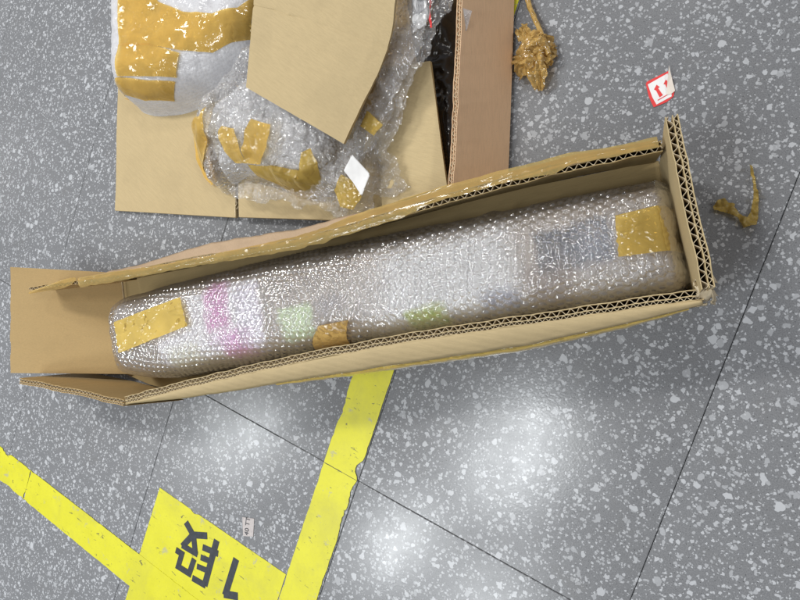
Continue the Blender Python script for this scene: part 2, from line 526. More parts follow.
def board(name, base, rim, side, th, mat, parent, plies=2, pitch=0.008, flute_depth=0.03, wave=0.0008, seed=0.0, mat_out=None, smooth_path=True):
    """a corrugated board panel: liners with open fluting between them along its cut edge.
    base and rim are matching lists of points; side is +1 or -1, the side the thickness goes to"""
    both = np.c_[np.array(base, float), np.array(rim, float)]
    step = pitch / 8.0
    if smooth_path:
        both = resample(both[:, [3, 4, 5, 0, 1, 2]], step)
        R, B = both[:, :3], both[:, 3:]
    else:
        L = np.linalg.norm(both[-1, 3:] - both[0, 3:]); n = int(L / step) + 1
        t = np.linspace(0, 1, n)[:, None]
        R = both[0, 3:] * (1 - t) + both[-1, 3:] * t
        B = both[0, :3] * (1 - t) + both[-1, :3] * t
    n = len(R)
    tang = np.gradient(R, axis=0); tang /= np.linalg.norm(tang, axis=1)[:, None]
    upv = R - B; upv /= np.linalg.norm(upv, axis=1)[:, None]
    nor = np.cross(tang, upv); nor /= np.linalg.norm(nor, axis=1)[:, None]
    nor = nor * side
    wob = np.array([0.0011 * fbm(p[0], p[1], seed + 2, 40.0, 3) for p in R])
    R = R + nor * wob[:, None]
    jit = np.array([wave * fbm(p[0], p[1], seed, 45.0, 3) for p in R])
    R = R + upv * (jit[:, None])
    V, F = [], []

    def ribbon(off, thick, K=6):
        # closed thin sheet at distance off from the inner face
        o = len(V)
        for i in range(n):
            for k in range(K + 1):
                t = k / K
                p = B[i] * (1 - t) + R[i] * t
                p = p + nor[i] * (off)
                V.append(p); V.append(p + nor[i] * thick)
        w = 2 * (K + 1)
        for i in range(n - 1):
            for k in range(K):
                a = o + i * w + 2 * k; b = a + w
                F.append((a, b, b + 2, a + 2)); F.append((a + 1, a + 3, b + 3, b + 1))
            a = o + i * w + 2 * K; b = a + w
            F.append((a, b, b + 1, a + 1))
            a = o + i * w; b = a + w
            F.append((a, a + 1, b + 1, b))
        for i in (0, n - 1):
            for k in range(K):
                a = o + i * w + 2 * k
                F.append((a, a + 2, a + 3, a + 1))
    lt = 0.0007
    cut = [0.0, 0.58, 1.0] if plies == 2 else [0.0, 1.0]
    for j in range(plies + 1):
        ribbon(cut[j] * (th - lt), lt)
    pan = obj(name, V, F, mat, parent, False)
    # fluting
    V2, F2 = [], []
    L = np.r_[0, np.cumsum(np.linalg.norm(np.diff(R, axis=0), axis=1))]
    for j in range(plies):
        g = (th - lt) * (cut[j + 1] - cut[j])
        c = lt + cut[j] * (th - lt) + (g - lt) / 2
        amp = (g - lt) / 2 + 0.00005
        pj = pitch * (1.0 if j == 0 else 0.62)
        o = len(V2)
        for i in range(n):
            ph = 2 * math.pi * L[i] / pj + j * 1.3 + 1.6 * nz(L[i], seed, j, 9.0) + 0.5 * nz(L[i], seed, j, 70.0)
            s = math.sin(ph) * (1 - 0.25 * abs(nz(L[i], seed, j + 4, 35.0)))
            dl = upv[i] * (-0.0006 + 0.0006 * nz(R[i][0], R[i][1], seed + j, 300.0))
            q = R[i] + nor[i] * (c + amp * s) + dl
            q2 = q - upv[i] * min(flute_depth, np.linalg.norm(R[i] - B[i]) * 0.9)
            e = nor[i] * 0.00028
            V2 += [q - e, q + e, q2 - e, q2 + e]
        for i in range(n - 1):
            a = o + 4 * i; b = a + 4
            F2 += [(a, b, b + 1, a + 1), (a, a + 2, b + 2, b), (a + 1, b + 1, b + 3, a + 3)]
    fl = obj('fluting', V2, F2, M['kraft_edge'], pan, False)
    fl['kind'] = 'stuff'
    return pan


# ================================================================ THE FLOOR
floor = obj('floor', [(-3, -3, -0.012), (4, -3, -0.012), (4, 4, -0.012), (-3, 4, -0.012)], [(0, 1, 2, 3)], M['grout'])
tag(floor, 'grey terrazzo tile floor with pale stone chips', 'floor', kind='structure')
TW, TL, GAP = 0.3, 0.6, 0.0006


def tile_mesh():
    w, l, e = TW / 2 - GAP / 2, TL / 2 - GAP / 2, 0.0006
    V = []
    for (a, z) in ((0, -0.011), (0, -e), (e, 0.0)):
        V += [(-w + a, -l + a, z), (w - a, -l + a, z), (w - a, l - a, z), (-w + a, l - a, z)]
    F = [(8, 9, 10, 11)]
    for r in (0, 4):
        for i in range(4):
            F.append((r + i, r + (i + 1) % 4, r + 4 + (i + 1) % 4, r + 4 + i))
    me = bpy.data.meshes.new('tile')
    me.from_pydata(V, [], F); me.update()
    me.materials.append(M['terrazzo'])
    return me


tm = tile_mesh()
for i in range(-6, 10):
    for j in range(-4, 5):
        t = bpy.data.objects.new('tile', tm)
        t.location = ((i + 0.5) * TW, (j + 0.5) * TL, 0.0)
        link(t, floor)


# ================================================================ YELLOW FLOOR TAPE
def worn_outline(corners, step=0.004, amp=0.0006, bites=(), seed=0.0):
    """corner list -> outline with slightly ragged edges; bites = (x, y, r, depth)"""
    out = []
    n = len(corners)
    cen = np.mean(np.array(corners), axis=0)
    for i in range(n):
        a = np.array(corners[i], float); b = np.array(corners[(i + 1) % n], float)
        d = b - a; L = np.linalg.norm(d); d /= L
        inn = np.array([-d[1], d[0]])
        k = int(L / step)
        for s in range(k):
            p = a + d * (L * s / k)
            w = amp * max(0, fbm(p[0], p[1], seed, 60.0, 3)) * (0 if s == 0 else 1)
            w += 0.5 * amp * nz(p[0], p[1], seed + 4, 400.0) * (0 if s == 0 else 1)
            for (bx, by, br, bd) in bites:
                q = math.hypot(p[0] - bx, p[1] - by)
                if q < br:
                    w += bd * (1 - (q / br) ** 2) * (0.75 + 0.5 * nz(p[0], p[1], seed, 330.0))
            w *= min(1.0, min(s, k - s) * step / 0.006)
            out.append(p + inn * w)
    return out


def xy(u, v, z=0.0):
    p = at(u, v, z); return (p[0], p[1])


ZT = 0.0004
# the sign panel (under the two stripes), then stripe along y, then stripe along x
sign = empty('floor_sign', (0.32, -0.15, 0))
bit = xy(194, 514)
flat_poly('sign_face', [(p[0] - 0.32, p[1] + 0.15) for p in worn_outline([(0.3205, -0.36), (0.549, -0.36), (0.549, -0.149), (0.3215, -0.149)], bites=[(bit[0], bit[1], 0.007, 0.006)], seed=2.0, amp=0.0005)], ZT, M['yellow'], sign)
tag(sign, 'yellow floor panel with dark characters between the two yellow tape stripes', 'floor sign')


def stroke(name, zpts, w, parent=sign, org=(0.32, -0.15)):
    """lettering stroke cut from dark tape; zpts in measured photo positions"""
    P = np.array([xy(160 + a / 6.0, 500 + b / 6.0) for a, b in zpts]) - np.array(org)
    L, Rr = [], []
    n = len(P)
    for i in range(n):
        d0 = P[i] - P[i - 1] if i > 0 else P[i + 1] - P[i]
        d1 = P[i + 1] - P[i] if i < n - 1 else d0
        d0 = d0 / np.linalg.norm(d0); d1 = d1 / np.linalg.norm(d1)
        t = d0 + d1; t /= np.linalg.norm(t)
        nn = np.array([-t[1], t[0]])
        m = w / 2 / max(0.45, abs(nn @ np.array([-d0[1], d0[0]])))
        L.append(P[i] + nn * m); Rr.append(P[i] - nn * m)
    stroke.z += 0.00003
    V = [(p[0], p[1], stroke.z) for p in L + Rr]
    F = [(i, i + 1, n + i + 1, n + i) for i in range(n - 1)]
    o = obj(name, V, F, M['ink'], parent)
    md = o.modifiers.new('thickness', 'SOLIDIFY'); md.thickness = 0.00012; md.offset = 1
    return o


stroke.z = ZT + 0.00035
SW = 0.0098
stroke('lettering_stroke', [(460, 352), (392, 572)], SW)
stroke('lettering_stroke', [(384, 562), (470, 578)], SW)
stroke('lettering_stroke', [(343, 240), (270, 512)], SW)
stroke('lettering_stroke', [(258, 282), (352, 322)], SW * 0.85)
stroke('lettering_stroke', [(246, 342), (318, 372)], SW * 0.8)
stroke('lettering_stroke', [(224, 396), (300, 428)], SW * 0.75)
stroke('lettering_stroke', [(196, 466), (276, 512)], SW * 0.85)
stroke('lettering_stroke', [(158, 132), (204, 214), (216, 326)], SW * 0.9)
stroke('lettering_stroke', [(286, 214), (200, 208), (136, 278)], SW * 0.9)
stroke('lettering_stroke', [(134, 270), (228, 326)], SW * 0.8)
stroke('lettering_stroke', [(98, 298), (134, 322), (112, 398), (178, 440), (208, 352)], SW * 0.85)

sa = empty('floor_tape', (0.575, -0.2, 0))
b1 = xy(354, 480); b2 = xy(352, 486)
cuts = [0.30, 0.0, -0.62]
for k in range(2):
    y1, y0 = cuts[k] - 0.0003, cuts[k + 1] + 0.0003
    pl = worn_outline([(0.5505, y0), (0.5985, y0), (0.5985, y1), (0.5505, y1)], bites=[(0.5985, 0.013, 0.012, 0.010), (0.5985, -0.016, 0.014, 0.005), (0.5985, -0.05, 0.02, 0.003), (0.5505, 0.07, 0.02, 0.003), (0.5505, 0.125, 0.018, 0.004)], seed=5.0, amp=0.0011)
    flat_poly('tape_length', [(p[0] - 0.575, p[1] + 0.2) for p in pl], ZT + 0.0007, M['yellow'], sa)
tag(sa, 'worn yellow floor tape stripe running under the long carton beside the tile joint', 'floor tape')

sb = empty('floor_tape', (0.1, -0.275, 0))
cuts = [-0.7, 0.062, 0.64]
for k in range(2):
    x0, x1 = cuts[k] + 0.0003, cuts[k + 1] - 0.0003
    c1 = xy(8, 450)
    pl = worn_outline([(x0, -0.300), (x1, -0.300), (x1, -0.2505), (x0, -0.2505)], bites=[(c1[0], -0.2505, 0.012, 0.006), (0.062, -0.30, 0.01, 0.004), (0.062, -0.2505, 0.01, 0.003), (0.02, -0.3, 0.012, 0.003)], seed=9.0, amp=0.0010)
    flat_poly('tape_length', [(p[0] - 0.1, p[1] + 0.275) for p in pl], ZT + 0.0004, M['yellow'], sb)
tag(sb, 'worn yellow floor tape stripe crossing the lower corner of the character panel', 'floor tape')

# stretch of the same marking beyond the second carton
sc_ = empty('floor_tape', (0.575, 0.6, 0))
pl = worn_outline([(0.5505, 0.42), (0.5985, 0.42), (0.5985, 0.9), (0.5505, 0.9)], seed=12.0, amp=0.0008)
flat_poly('tape_length', [(p[0] - 0.575, p[1] - 0.6) for p in pl], ZT + 0.0002, M['yellow'], sc_)
tag(sc_, 'yellow floor tape end showing beside the reddish carton wall and the crumpled tape', 'floor tape')

# ================================================================ LONG CARTON
F0 = np.array([0.3203, -0.0091])
AX = math.atan2(0.316, 0.540)
ca, sa_ = math.cos(AX), math.sin(AX)


def loc(u, v, z):
    p = at(u, v, z)
    d = p[:2] - F0
    return np.array([d[0] * ca + d[1] * sa_, -d[0] * sa_ + d[1] * ca, z])


carton = empty('long_carton', (F0[0], F0[1], 0), AX)
tag(carton, 'long narrow open carton of double-wall cardboard holding the bubble-wrapped bundle', 'carton')
H = 0.10
TH = 0.0085
# bottom
bot_pts = [(-0.113, 0.045), (-0.06, 0.020), (0.0, 0.000), (0.20, 0.008), (0.40, 0.010), (0.62, 0.002), (0.622, 0.136), (0.445, 0.149), (0.3, 0.151), (0.0, 0.168), (-0.103, 0.19)]
flat_poly('bottom_panel', bot_pts, 0.0035, M['kraft_olive_shaded'], carton, 0.006)
# front wall, with its end flap bent round at the left
front_rim = [(0.0, 0.004, H), (0.10, 0.0095, H), (0.20, 0.0135, H), (0.37, 0.0155, H), (0.515, 0.0105, H), (0.60, 0.008, H), (0.632, 0.006, H)]
board('front_panel', [(p[0] - (0.004 if p[0] > 0.6 else 0), p[1] - 0.001, 0.004) for p in front_rim], front_rim, 1, TH, M['kraft'], carton, seed=1.0)
# stub of the cut lid, folded down along the outside of the front rim
V, F = [], []
for i in range(241):
    s = 0.001 + 0.629 * i / 240
    ti = float(np.interp(s, [p[0] for p in front_rim], [p[1] for p in front_rim])) - TH + 0.0004
    to = float(np.interp(s, [0.0, 0.04, 0.106, 0.33, 0.49, 0.585, 0.63], [-0.0052, -0.0075, -0.0105, -0.0118, -0.0143, -0.0095, -0.0062]))
    to += 0.0007 * fbm(s, 0.4, 3.0, 24.0, 3)
    zo = H - 0.001 - 0.5 * (ti - to)
    for k in range(7):
        f = k / 6
        V.append((s, ti + (to - ti) * f, H + 0.0003 + (zo - H) * f + 0.0022 * math.sin(math.pi * f) + 0.0004 * fbm(s, f * 0.02, 1.0, 40.0, 2)))
for i in range(240):
    for k in range(6):
        q = i * 7 + k
        F.append((q, q + 1, q + 8, q + 7))
o = obj('folded_lid_edge', V, F, M['kraft_flat'], carton, True)
md = o.modifiers.new('thickness', 'SOLIDIFY'); md.thickness = 0.0016; md.offset = -1.0
board('front_end_flap',
      [(-0.195, 0.056, 0.004), (-0.10, 0.030, 0.004), (-0.002, -0.002, 0.004)],
      [(-0.197, 0.054, H + 0.001), (-0.10, 0.0285, H), (-0.0015, 0.0005, H)],
      1, 0.0075, M['kraft_in'], carton, seed=2.0, pitch=0.007)
# back wall
back_base = [(-0.062, 0.172, 0.004), (0.02, 0.166, 0.004), (0.11, 0.160, 0.004), (0.277, 0.151, 0.004), (0.445, 0.148, 0.004), (0.554, 0.143, 0.004), (0.618, 0.136, 0.004)]
back_rim = [(-0.062, 0.154, H), (0.02, 0.146, H), (0.11, 0.139, H + 0.001), (0.277, 0.1235, H + 0.003), (0.445, 0.124, H + 0.003), (0.554, 0.1225, H), (0.626, 0.118, H)]
board('back_panel', back_base, back_rim, -1, TH, M['kraft_olive_shaded'], carton, seed=3.0)


def interp(tab, s):
    return float(np.interp(s, [a for a, _ in tab], [b for _, b in tab]))


def back_at(s):
    r = np.array(back_rim)
    return np.array([s, np.interp(s, r[:, 0], r[:, 1]), np.interp(s, r[:, 0], r[:, 2])])


def band(name, s0, s1, lo, hi, drop, lift, mat, n=260, seed=0.0, ragged=0.001, th=0.0):
    """strip lying over the back rim: lo(s), hi(s) = offsets from the inner face, drop = how far its outer edge falls"""
    V, F = [], []
    K = 7
    for i in range(n + 1):
        s = s0 + (s1 - s0) * i / n
        p = back_at(s)
        a, b = lo(s), hi(s)
        a += ragged * fbm(s, 0.1, seed, 60.0, 3)
        b += ragged * fbm(s, 0.9, seed, 45.0, 3)
        for k in range(K + 1):
            f = k / K
            w = a + (b - a) * f
            if w < 0: z = p[2] + lift + w * 0.9
            elif w < TH: z = p[2] + lift
            else: z = p[2] + lift - drop * (w - TH) / max(0.004, b - TH)
            z += 0.0009 * fbm(s, w, seed, 70.0, 3) * (1 if 0 < k < K else 0.4)
            V.append((s, p[1] + w, z))
    for i in range(n):
        for k in range(K):
            q = i * (K + 1) + k
            F.append((q, q + K + 1, q + K + 2, q + 1))
    o = obj(name, V, F, mat, carton, True)
    if th:
        md = o.modifiers.new('thickness', 'SOLIDIFY'); md.thickness = th; md.offset = -1
    return o


stub_w = [(-0.062, 0.010), (0.05, 0.0150), (0.16, 0.023), (0.28, 0.020), (0.36, 0.017), (0.45, 0.0165), (0.56, 0.015), (0.626, 0.012)]
tape_hi = [(-0.062, 0.0105), (0.0, 0.010), (0.10, 0.006), (0.2, 0.008), (0.30, 0.012), (0.36, 0.0165), (0.45, 0.0175), (0.56, 0.0160), (0.626, 0.013)]
tape_lo = [(-0.062, -0.003), (0.1, -0.002), (0.30, -0.003), (0.40, -0.001), (0.43, 0.0035), (0.50, 0.0045), (0.54, 0.0015), (0.56, 0.005), (0.626, 0.003)]
band('folded_top_edge', -0.062, 0.622, lambda s: TH * 0.6, lambda s: interp(stub_w, s), 0.006, 0.0006, M['kraft_pink'], seed=1.0, th=0.0012)
band('packing_tape', -0.062, 0.624, lambda s: interp(tape_lo, s), lambda s: interp(tape_hi, s), 0.004, 0.0022, M['tape_rim'], seed=4.0, ragged=0.0011)

# loose torn tape end past the left corner of the back wall
tip = [loc(26, 295, 0.105), loc(42, 291, 0.104), (loc(62, 289.5, 0.104)), loc(73, 284, 0.104), loc(79, 276, 0.106), loc(64, 279, 0.110), loc(45, 286, 0.108), loc(30, 291, 0.106)]
V = [tuple(p) for p in tip] + [tuple(np.mean(tip, axis=0) + np.array([0, 0, 0.004]))]
o = obj('tape_end', V, [(i, (i + 1) % 8, 8) for i in range(8)], M['tape_rim'], carton, True)
md = o.modifiers.new('sub', 'SUBSURF'); md.levels = 2; md.render_levels = 3
board('back_end_flap',
      [(-0.170, 0.178, 0.004), (-0.064, 0.170, 0.004)], [(-0.166, 0.168, H - 0.001), (-0.064, 0.156, H - 0.001)],
      -1, 0.005, M['kraft_in'], carton, plies=1, seed=8.0, smooth_path=False)

# right end wall, taller than the sides and leaning out
board('end_panel',
      [(0.622, -0.002, 0.004), (0.620, 0.06, 0.004), (0.621, 0.130, 0.004)],
      [(0.631, 0.004, 0.126), (0.6305, 0.06, 0.130), (0.632, 0.134, 0.130)],
      1, 0.0090, M['kraft'], carton, pitch=0.0088, seed=5.0, wave=0.0022)
# crushed corner where the end wall meets the front wall
V, F = [], []
for i in range(25):
    for j in range(21):
        a, b = i / 24, j / 20
        s = 0.627 + 0.015 * a + 0.003 * nz(a, b, 3.0, 3.0)
        t = -0.006 + 0.020 * b + 0.003 * nz(b, a, 6.0, 4.0)
        z = 0.099 + 0.014 * math.sin(2.4 * b) * (0.4 + 0.6 * a) + 0.007 * fbm(s, t, 2.0, 150.0, 3) - 0.10 * max(0, a - 0.75) - 0.09 * max(0, 0.25 - b)
        V.append((s, t, z))
for i in range(24):
    for j in range(20):
        q = i * 21 + j
        if (i < 3 or i > 21 or j < 3 or j > 17) and nz(i * 0.37, j * 0.41, 2.0) > 0.12: continue
        F.append((q, q + 21, q + 22, q + 1))
o = obj('torn_corner', V, F, M['kraft_edge'], carton, True)
md = o.modifiers.new('thickness', 'SOLIDIFY'); md.thickness = 0.0012
# left end flap, folded down outward
board('end_flap',
      [tuple(loc(121, 273, 0.010)), tuple(loc(136, 374, 0.010))],
      [tuple(loc(10.5, 267, 0.092)), tuple(loc(10.5, 373, 0.092))],
      1, 0.0065, M['kraft_in'], carton, plies=1, pitch=0.006, seed=6.0, smooth_path=False)
a, b = loc(121, 275, 0.016), loc(124, 303, 0.016)
c, d = loc(125.5, 303, 0.014), loc(122.5, 275, 0.014)
flat = obj('torn_ply', [tuple(a), tuple(b), tuple(c), tuple(d)], [(0, 1, 2, 3)], M['kraft_edge'], carton)
md = flat.modifiers.new('thickness', 'SOLIDIFY'); md.thickness = 0.001
# tape hanging from the lower edge of the folded lid stub
V, F = [], []
for i in range(181):
    s = 0.215 + 0.405 * i / 180
    ti = float(np.interp(s, [p[0] for p in front_rim], [p[1] for p in front_rim])) - TH
    to = float(np.interp(s, [0.0, 0.04, 0.106, 0.33, 0.49, 0.585, 0.63], [-0.0052, -0.0075, -0.0105, -0.0118, -0.0143, -0.0095, -0.0062]))
    zo = H - 0.001 - 0.5 * (ti - to)
    g_ = math.sin(math.pi * min(1, max(0, (s - 0.215) / 0.405))) ** 0.6
    e = 0.0010 * fbm(s, 3.0, 1.0, 50.0, 3)
    V += [(s, to + 0.0030, zo - 0.004), (s, to - 0.0004, zo - 0.0026), (s, to - 0.0010 - 0.0022 * g_ + e, zo - 0.006 - 0.004 * g_), (s, to - 0.0012 - 0.0030 * g_ + e, zo - 0.012 - 0.010 * g_)]
for i in range(180):
    for k in range(3):
        q = 4 * i + k
        F.append((q, q + 4, q + 5, q + 1))
obj('packing_tape', V, F, M['tape'], carton, True)

# ================================================================ BUBBLE-WRAPPED BUNDLE
bundle = empty('wrapped_bundle', (F0[0], F0[1], 0), AX)
tag(bundle, 'long bundle in clear bubble wrap with yellow tape lying inside the long carton', 'parcel')
IT_H = 0.074
S0, SL = -0.056, 0.682


def axis_at(f):
    s = S0 + f * SL
    t = 0.0845 + (0.0580 - 0.0845) * f - interp([(0.03, 0.0), (0.10, 0.004), (0.30, 0.003), (0.45, 0.0)], f) + 0.002 * math.sin(5 * f)
    w = interp([(0.0, 0.047), (0.03, 0.051), (0.12, 0.0545), (0.3, 0.0545), (0.5, 0.0530), (0.85, 0.0500), (1.0, 0.0480)], f)
    h = interp([(0.0, 0.062), (0.04, 0.068), (0.2, 0.072), (0.6, IT_H), (1.0, IT_H + 0.003)], f)
    return s, t, w, h


def tube_point(f, a, inset=0.0):
    """f along, a from 0 (front foot) over the top to pi (back foot)"""
    s, t, w, h = axis_at(f)
    e = 1.0
    de = min(f * SL, (1 - f) * SL)
    rr = 0.017 if f < 0.5 else 0.014
    if de < rr:
        e = math.sqrt(max(0.0, 1 - (1 - de / rr) ** 2)) * 0.96 + 0.04
        e = e ** 0.8
    w2 = (w - inset) * (0.80 + 0.20 * e)
    h2 = (h - inset) * e
    k = 2 / 4.0
    c_, s_ = math.cos(a), math.sin(a)
    y = -w2 * math.copysign(abs(c_) ** k, c_)
    z = h2 * (max(0.0, s_) ** (2 / 4.0))
    soft = 0.0030 * fbm(s, y, 0.3, 16.0, 3)
    return np.array([s, t + y, 0.010 + z * (1 + soft * 6)])


NU, NV = 1160, 360
ang = np.linspace(0.0, math.pi, 2000)
# even arc-length spacing round the section
ref = np.array([tube_point(0.5, a) for a in ang])
arc = np.r_[0, np.cumsum(np.linalg.norm(np.diff(ref, axis=0), axis=1))]
avals = np.interp(np.linspace(0, arc[-1], NV), arc, ang)
arcl = np.linspace(0, arc[-1], NV)
nu, nv = NU // 3, NV // 3
Pl = np.array([[tube_point(i / (nu - 1), a) for a in np.interp(np.linspace(0, arc[-1], nv), arc, ang)] for i in range(nu)])


def upsample(A, n, m):
    x = np.linspace(0, A.shape[0] - 1, n); y = np.linspace(0, A.shape[1] - 1, m)
    i = np.minimum(x.astype(int), A.shape[0] - 2); j = np.minimum(y.astype(int), A.shape[1] - 2)
    fx = (x - i)[:, None]; fy = (y - j)[None, :]
    if A.ndim == 3: fx = fx[..., None]; fy = fy[..., None]
    g = lambda a, b: A[np.ix_(i + a, j + b)]
    return g(0, 0) * (1 - fx) * (1 - fy) + g(1, 0) * fx * (1 - fy) + g(0, 1) * (1 - fx) * fy + g(1, 1) * fx * fy


P = upsample(Pl, NU, NV)
du = np.gradient(P, axis=0); dv = np.gradient(P, axis=1)
N = np.cross(dv, du)
N /= (np.linalg.norm(N, axis=2)[..., None] + 1e-12)
if N[NU // 2, NV // 2, 2] < 0: N = -N
PITCH = 0.0076
UL = np.linspace(0, SL, NU)[:, None] * np.ones((1, NV)); VL = np.ones((NU, 1)) * arcl[None]
# gentle warp so that the bubble rows wander; a second wrap layer crosses at another angle towards the right end
wx = np.vectorize(lambda u, v: nz(u, v, 1.0, 11.0))(UL[::6, ::6], VL[::6, ::6]).repeat(6, 0).repeat(6, 1)[:NU, :NV]
wy = np.vectorize(lambda u, v: nz(u, v, 5.0, 11.0))(UL[::6, ::6], VL[::6, ::6]).repeat(6, 0).repeat(6, 1)[:NU, :NV]
wx = blur(wx, 14); wy = blur(wy, 14)


def bubbles(U, V, pitch, rot, ox, oy):
    u = (U * math.cos(rot) - V * math.sin(rot)) / pitch + ox + wx * 0.8
    v = (U * math.sin(rot) + V * math.cos(rot)) / (pitch * 0.866) + oy + wy * 0.8
    best = np.full(U.shape, 9.0)
    r0 = np.floor(v)
    for dr in (0, 1):
        r = r0 + dr
        sh = np.mod(r, 2) * 0.5
        c0 = np.round(u - sh)
        cx = c0 + sh
        best = np.minimum(best, np.hypot(u - cx, (v - r) * 0.866))
    q = np.clip(best / 0.44, 0, 1)
    return np.sqrt(1 - q ** 2)


D = bubbles(UL, VL, PITCH, 0.12, 0.3, 0.1)
D2 = bubbles(UL, VL, PITCH * 1.04, 0.72, 0.1, 0.6)
mixw = np.clip((UL - 0.36) / 0.10 + 1.5 * wx, 0, 1)
squash = np.clip(0.85 + 0.9 * wy, 0.30, 1.0) * np.clip(np.minimum(UL, SL - UL) / 0.03, 0.25, 1.0)
disp = (D * (1 - mixw) + D2 * mixw) * 0.0019 * squash
cr1 = np.vectorize(lambda u, v: abs(fbm(u, v, 2.2, 24.0, 3)))(UL[::3, ::3], VL[::3, ::3]).repeat(3, 0).repeat(3, 1)[:NU, :NV]
cr1 = blur(cr1, 5)
disp += 0.0028 * (0.25 - cr1)
# overlap ridge of the wrap around the bundle where the grey block begins
ridge = np.exp(-((UL - 0.508 - 0.02 * (VL - 0.09) / 0.09 + 0.006 * wx) / 0.006) ** 2)
disp += 0.0020 * ridge
film_pts = P + N * (disp[..., None] + 0.0032)


def grid_faces(n, m):
    i, j = np.meshgrid(np.arange(n - 1), np.arange(m - 1), indexing='ij')
    q = (i * m + j).ravel()
    return np.c_[q, q + 1, q + m + 1, q + m]


obj('bubble_wrap', film_pts.reshape(-1, 3), grid_faces(NU, NV), M['film_item'], bundle, True)


def item_surf(s, t):
    """height of the wrapped bundle over a point of the carton frame"""
    f = (s - S0) / SL
    f = min(0.995, max(0.005, f))
    i = int(f * (NU - 1))
    row = film_pts[i]
    j = np.argmin(np.abs(row[:, 1] - t) + (row[:, 2] < 0.03) * 0.01)
    return row[j]


def loc_hit(u, v):
    z = 0.075
    for _ in range(12):
        p = loc(u, v, z)
        z = 0.5 * z + 0.5 * float(item_surf(p[0], p[1])[2])
    return loc(u, v, z)


# what shows through: the packets in the bundle
def m_core():
    g = NT('bundle_packets')
    co = g.n('ShaderNodeTexCoord').outputs['Object']
    wn = g.noise(co, 60.0, 4.0, 0.65)
    wv = g.n('ShaderNodeVectorMath', {0: wn.outputs['Color'], 1: (0.5, 0.5, 0.5)}, operation='SUBTRACT').outputs[0]
    wv = g.n('ShaderNodeVectorMath', {0: wv, 'Scale': 0.020}, operation='SCALE').outputs[0]
    pw = g.n('ShaderNodeVectorMath', {0: co, 1: wv}, operation='ADD').outputs[0]
    sp = g.n('ShaderNodeSeparateXYZ', {0: pw})
    X, Y = sp.outputs[0], sp.outputs[1]
    col = g.mix(g.ramp(g.noise(co, 30.0, 4.0).outputs[0], 0.3, 0.7), (0.29, 0.245, 0.195), (0.46, 0.41, 0.345))

    def patch(col, px, c, strength, soft=0.003):
        (u0, v0, u1, v1) = px
        q = [loc_hit(u0, v0), loc_hit(u1, v0), loc_hit(u1, v1), loc_hit(u0, v1)]
        x0 = (q[0][0] + q[3][0]) / 2; x1 = (q[1][0] + q[2][0]) / 2
        y1 = (q[0][1] + q[1][1]) / 2; y0 = (q[2][1] + q[3][1]) / 2
        m = g.math('MULTIPLY', g.ramp(X, x0 - soft, x0 + soft), g.ramp(X, x1 + soft, x1 - soft))
        m = g.math('MULTIPLY', m, g.math('MULTIPLY', g.ramp(Y, y0 - soft, y0 + soft), g.ramp(Y, y1 + soft, y1 - soft)))
        mot = g.ramp(g.noise(co, 75.0 + 9.0 * u0 % 40.0, 4.0, 0.7).outputs[0], 0.28, 0.60)
        return g.mix(g.math('MULTIPLY', m, g.math('MULTIPLY_ADD', mot, 0.45 * strength, 0.55 * strength)), col, c)
    col = patch(col, (158, 290, 263, 358), (0.82, 0.80, 0.81), 0.95)
    col = patch(col, (203, 284, 226, 330), (0.58, 0.17, 0.43), 0.85, 0.006)
    col = patch(col, (220, 328, 252, 356), (0.58, 0.16, 0.44), 0.85, 0.006)
    col = patch(col, (206, 335, 232, 345), (0.70, 0.45, 0.68), 0.6, 0.006)
    col = patch(col, (236, 282, 262, 350), (0.68, 0.62, 0.71), 0.7, 0.004)
    col = patch(col, (164, 345, 200, 366), (0.72, 0.72, 0.45), 0.5, 0.006)
    col = patch(col, (278, 306, 313, 341), (0.56, 0.70, 0.40), 0.90)
    col = patch(col, (314, 296, 340, 312), (0.26, 0.28, 0.36), 0.35, 0.008)
    col = patch(col, (352, 262, 520, 330), (0.58, 0.58, 0.56), 0.5, 0.020)
    col = patch(col, (385, 236, 518, 318), (0.70, 0.71, 0.69), 0.70, 0.012)
    col = patch(col, (406, 306, 452, 334), (0.38, 0.47, 0.07), 0.9, 0.004)
    col = patch(col, (480, 288, 520, 312), (0.16, 0.17, 0.24), 0.75, 0.007)
    col = patch(col, (532, 222, 614, 268), (0.07, 0.076, 0.09), 0.95, 0.004)
    col = patch(col, (575, 226, 614, 264), (0.26, 0.275, 0.31), 0.6, 0.010)
    col = patch(col, (524, 262, 572, 304), (0.17, 0.13, 0.10), 0.65, 0.007)
    col = patch(col, (580, 262, 660, 300), (0.36, 0.34, 0.31), 0.6, 0.008)
    nb = g.bump(g.noise(co, 70.0, 3.0, 0.6, 1.0).outputs[0], 0.7, 0.006)
    return g.finish(g.principled(Base_Color=col, Roughness=0.45, Specular_IOR_Level=0.5, Coat_Weight=0.6, Coat_Roughness=0.18, Normal=nb, Coat_Normal=nb))


n2, m2 = 200, 90
av2 = np.interp(np.linspace(0, arc[-1], m2), arc, ang)
Pc = np.array([[tube_point(i / (n2 - 1), a, 0.0015) for a in av2] for i in range(n2)])
obj('packets', Pc.reshape(-1, 3), grid_faces(n2, m2), m_core(), bundle, True)


